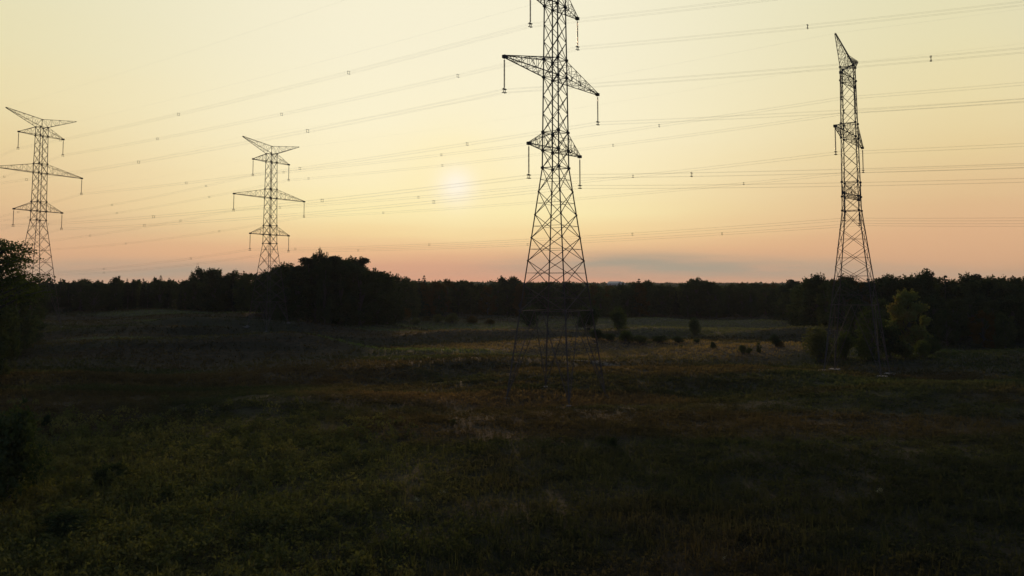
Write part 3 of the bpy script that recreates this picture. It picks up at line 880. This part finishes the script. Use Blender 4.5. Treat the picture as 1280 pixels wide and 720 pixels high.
mounds('goldenrod', M['goldenrod'], 6500, 62, 38, 105, .5, 1.3, .5, 1.45, .13, m_gold, 'yellow-green goldenrod thicket filling the left foreground', 'goldenrod', 3)
mounds('tall_weeds', M['weeds'], 9500, 66, 37, 150, .7, 2.2, .15, .60, .115, lambda x, y: .55 + .45*nz(x, y, .16, 2.), 'dark tangled weeds covering the foreground and middle ground', 'weeds', 4)
tufts('dry_stalks', M['weeds'], 26000, 38, 120, .5, 1.1, .07, m_weed, 'thin dry stalks standing through the foreground weeds', 'stalks', 3, 8, 1.3, .35)
tufts('meadow_grass', M['grass'], 140000, 112, 400, .2, .6, .48, lambda x, y: .25 + .75*nz(x, y, .06, 1.), 'rough brown and green pasture grass between the pylons', 'grass', 3, 5, 1.1)

# ------------------------------------------------------------------ haze: one closed box of thin air
hz = MB(); hz.box((0, 3300, 35), 15800, 9200, 170)
hm = bpy.data.materials.new('thin_haze'); hm.use_nodes = True; hm.node_tree.nodes.clear()
hn = NT(hm.node_tree); ho = hn.n('ShaderNodeOutputMaterial'); pv = hn.n('ShaderNodeVolumePrincipled')
pv.inputs['Color'].default_value = (.80, .86, .92, 1); pv.inputs['Density'].default_value = .00005; pv.inputs['Anisotropy'].default_value = .3
hm.node_tree.links.new(pv.outputs[0], ho.inputs['Volume'])
tag(hz.build('haze', hm), 'thin evening haze over the whole country', 'haze', kind='stuff')

# ------------------------------------------------------------------ world
SUN_AZ = math.atan((570 - CX)/F); SUN_EL = math.radians(7.2)
w = bpy.data.worlds.new('World'); sc.world = w; w.use_nodes = True
t = w.node_tree; t.nodes.clear(); nt = NT(t)
out = nt.n('ShaderNodeOutputWorld')
d = nt.n('ShaderNodeTexCoord').outputs['Generated']
sep = nt.n('ShaderNodeSeparateXYZ'); nt.put(sep.inputs[0], d)
sx, sy, sz = sep.outputs
el = nt.m('MULTIPLY', nt.m('ARCSINE', sz), 57.29578)                       # elevation in degrees
az = nt.m('MULTIPLY', nt.m('ARCTAN2', sx, sy), 57.29578)
daz = nt.m('SUBTRACT', az, math.degrees(SUN_AZ))
adz = nt.m('ABSOLUTE', daz)
dot = nt.n('ShaderNodeVectorMath', operation='DOT_PRODUCT'); nt.put(dot.inputs[0], d)
dot.inputs[1].default_value = (math.sin(SUN_AZ)*math.cos(SUN_EL), math.cos(SUN_AZ)*math.cos(SUN_EL), math.sin(SUN_EL))
ang = nt.m('MULTIPLY', nt.m('ARCCOSINE', nt.m('MINIMUM', dot.outputs['Value'], 1.0)), 57.29578)
# slow wavering of the haze layers
hv = nt.n('ShaderNodeCombineXYZ'); nt.put(hv.inputs[0], nt.m('MULTIPLY', az, .05)); nt.put(hv.inputs[1], nt.m('MULTIPLY', el, .55))
wav = nt.m('SUBTRACT', nt.noise(hv.outputs[0], 1.0, 3, .5), .5)
el2 = nt.m('ADD', el, nt.m('MULTIPLY', wav, 1.6))
fe = nt.m('DIVIDE', el2, 24.0, clamp=True)
E = lambda e, c: (max(0, e)/24.0, lin(c))
near = nt.ramp(fe, [E(0, (226, 158, 124)), E(1.2, (223, 164, 129)), E(2.3, (235, 187, 140)), E(3.6, (246, 215, 157)), E(5.2, (251, 234, 177)), E(8.0, (252, 238, 194)), E(11.5, (250, 240, 205)), E(16, (246, 238, 208)), E(24, (243, 237, 210))])
far = nt.ramp(fe, [E(0, (214, 165, 128)), E(1.3, (218, 170, 130)), E(3.2, (221, 176, 134)), E(5.5, (223, 186, 140)), E(8.5, (229, 205, 154)), E(11.5, (232, 216, 168)), E(15, (229, 219, 176)), E(19, (226, 220, 182)), E(24, (218, 214, 184))])
c = nt.mix(nt.sstep(adz, 5.0, 35.0), near, far)
# broad warm aureole and the veiled disc of the sun
glow = nt.m('POWER', 2.71828, nt.m('MULTIPLY', nt.m('MULTIPLY', ang, ang), -1/(2*2.7**2)))
c = nt.mix(nt.m('MULTIPLY', glow, nt.sstep(el, 1.5, 6.5, 0.0, .75)), c, lin((254, 237, 182)))
disc = nt.m('POWER', 2.71828, nt.m('MULTIPLY', nt.m('MULTIPLY', ang, ang), -1/(2*.95**2)))
c = nt.mix(nt.m('MULTIPLY', disc, .95), c, lin((255, 245, 224)))
# grey-blue cloud bank low on the horizon
def bank(az0, saz, el0, sel, amt):
    a = nt.m('DIVIDE', nt.m('SUBTRACT', az, az0), saz); b = nt.m('DIVIDE', nt.m('SUBTRACT', el, nt.m('ADD', el0, nt.m('MULTIPLY', wav, 1.2))), sel)
    return nt.m('MULTIPLY', nt.m('POWER', 2.71828, nt.m('MULTIPLY', nt.m('ADD', nt.m('MULTIPLY', a, a), nt.m('MULTIPLY', b, b)), -1.0)), amt)
cl = nt.m('ADD', bank(9.5, 8.5, 1.5, .80, .9), bank(-24, 9.0, .8, .72, .85))
cl = nt.m('ADD', cl, bank(19, 9.0, .95, .65, .6))
cl = nt.m('ADD', cl, bank(-30, 12.0, 3.6, .9, .16))
cl = nt.m('ADD', cl, bank(3, 7.0, 1.2, .5, .25))
cl = nt.m('ADD', cl, bank(30, 7.0, .6, .5, .3))
streak = nt.noise(nt.mapping(hv.outputs[0], (3.0, 2.6, 1)), 1.0, 4, .55)
cl = nt.m('MULTIPLY', cl, nt.sstep(streak, .25, .62, .55, 1.0), clamp=True)
c = nt.mix(cl, c, lin((170, 157, 137)))
# the rest of the dome, away from the sunset, is dim dusk sky
sky = nt.n('ShaderNodeTexSky', sky_type='NISHITA')
sky.sun_disc = False; sky.sun_elevation = SUN_EL; sky.sun_rotation = SUN_AZ; sky.air_density = 1.0; sky.dust_density = 4.0; sky.ozone_density = 1.5
nsk = nt.mix(1.0, sky.outputs[0], (.120, .122, .165, 1), 'MULTIPLY')
nd_ = nsk.node
c = nt.mix(nt.sstep(ang, 34, 62), c, nsk)
bg = nt.n('ShaderNodeBackground'); nt.put(bg.inputs[0], c); bg.inputs[1].default_value = 1.03
t.links.new(bg.outputs[0], out.inputs[0])

sl = bpy.data.lights.new('sun', 'SUN'); sl.energy = 1.6; sl.angle = math.radians(2.5); sl.color = (1.0, .62, .34)
so = bpy.data.objects.new('sun', sl); COL.objects.link(so)
so.rotation_euler = (math.radians(90) - SUN_EL, 0, math.pi - SUN_AZ)
so.rotation_euler = Vector((-math.sin(SUN_AZ)*math.cos(SUN_EL), -math.cos(SUN_AZ)*math.cos(SUN_EL), -math.sin(SUN_EL))).to_track_quat('-Z', 'Y').to_euler()
so.location = (0, 0, 90)

# ------------------------------------------------------------------ camera
cd = bpy.data.cameras.new('camera'); cam = bpy.data.objects.new('camera', cd); COL.objects.link(cam)
cd.sensor_width = 36; cd.lens = F/1280*36
PITCH = .068
cy = HOR - F*math.tan(PITCH)
cd.shift_x = (640 - CX)/1280; cd.shift_y = -(360 - cy)/1280
cd.clip_start = .3; cd.clip_end = 20000
cam.location = (0, 0, CAM_Z); cam.rotation_euler = (math.radians(90) + PITCH, 0, 0)
sc.camera = cam
sc.view_settings.view_transform = 'Standard'; sc.view_settings.look = 'None'
sc.view_settings.exposure = 0; sc.view_settings.gamma = 1
sc.cycles.max_bounces = 5; sc.cycles.diffuse_bounces = 2; sc.cycles.transmission_bounces = 2
sc.cycles.use_denoising = True
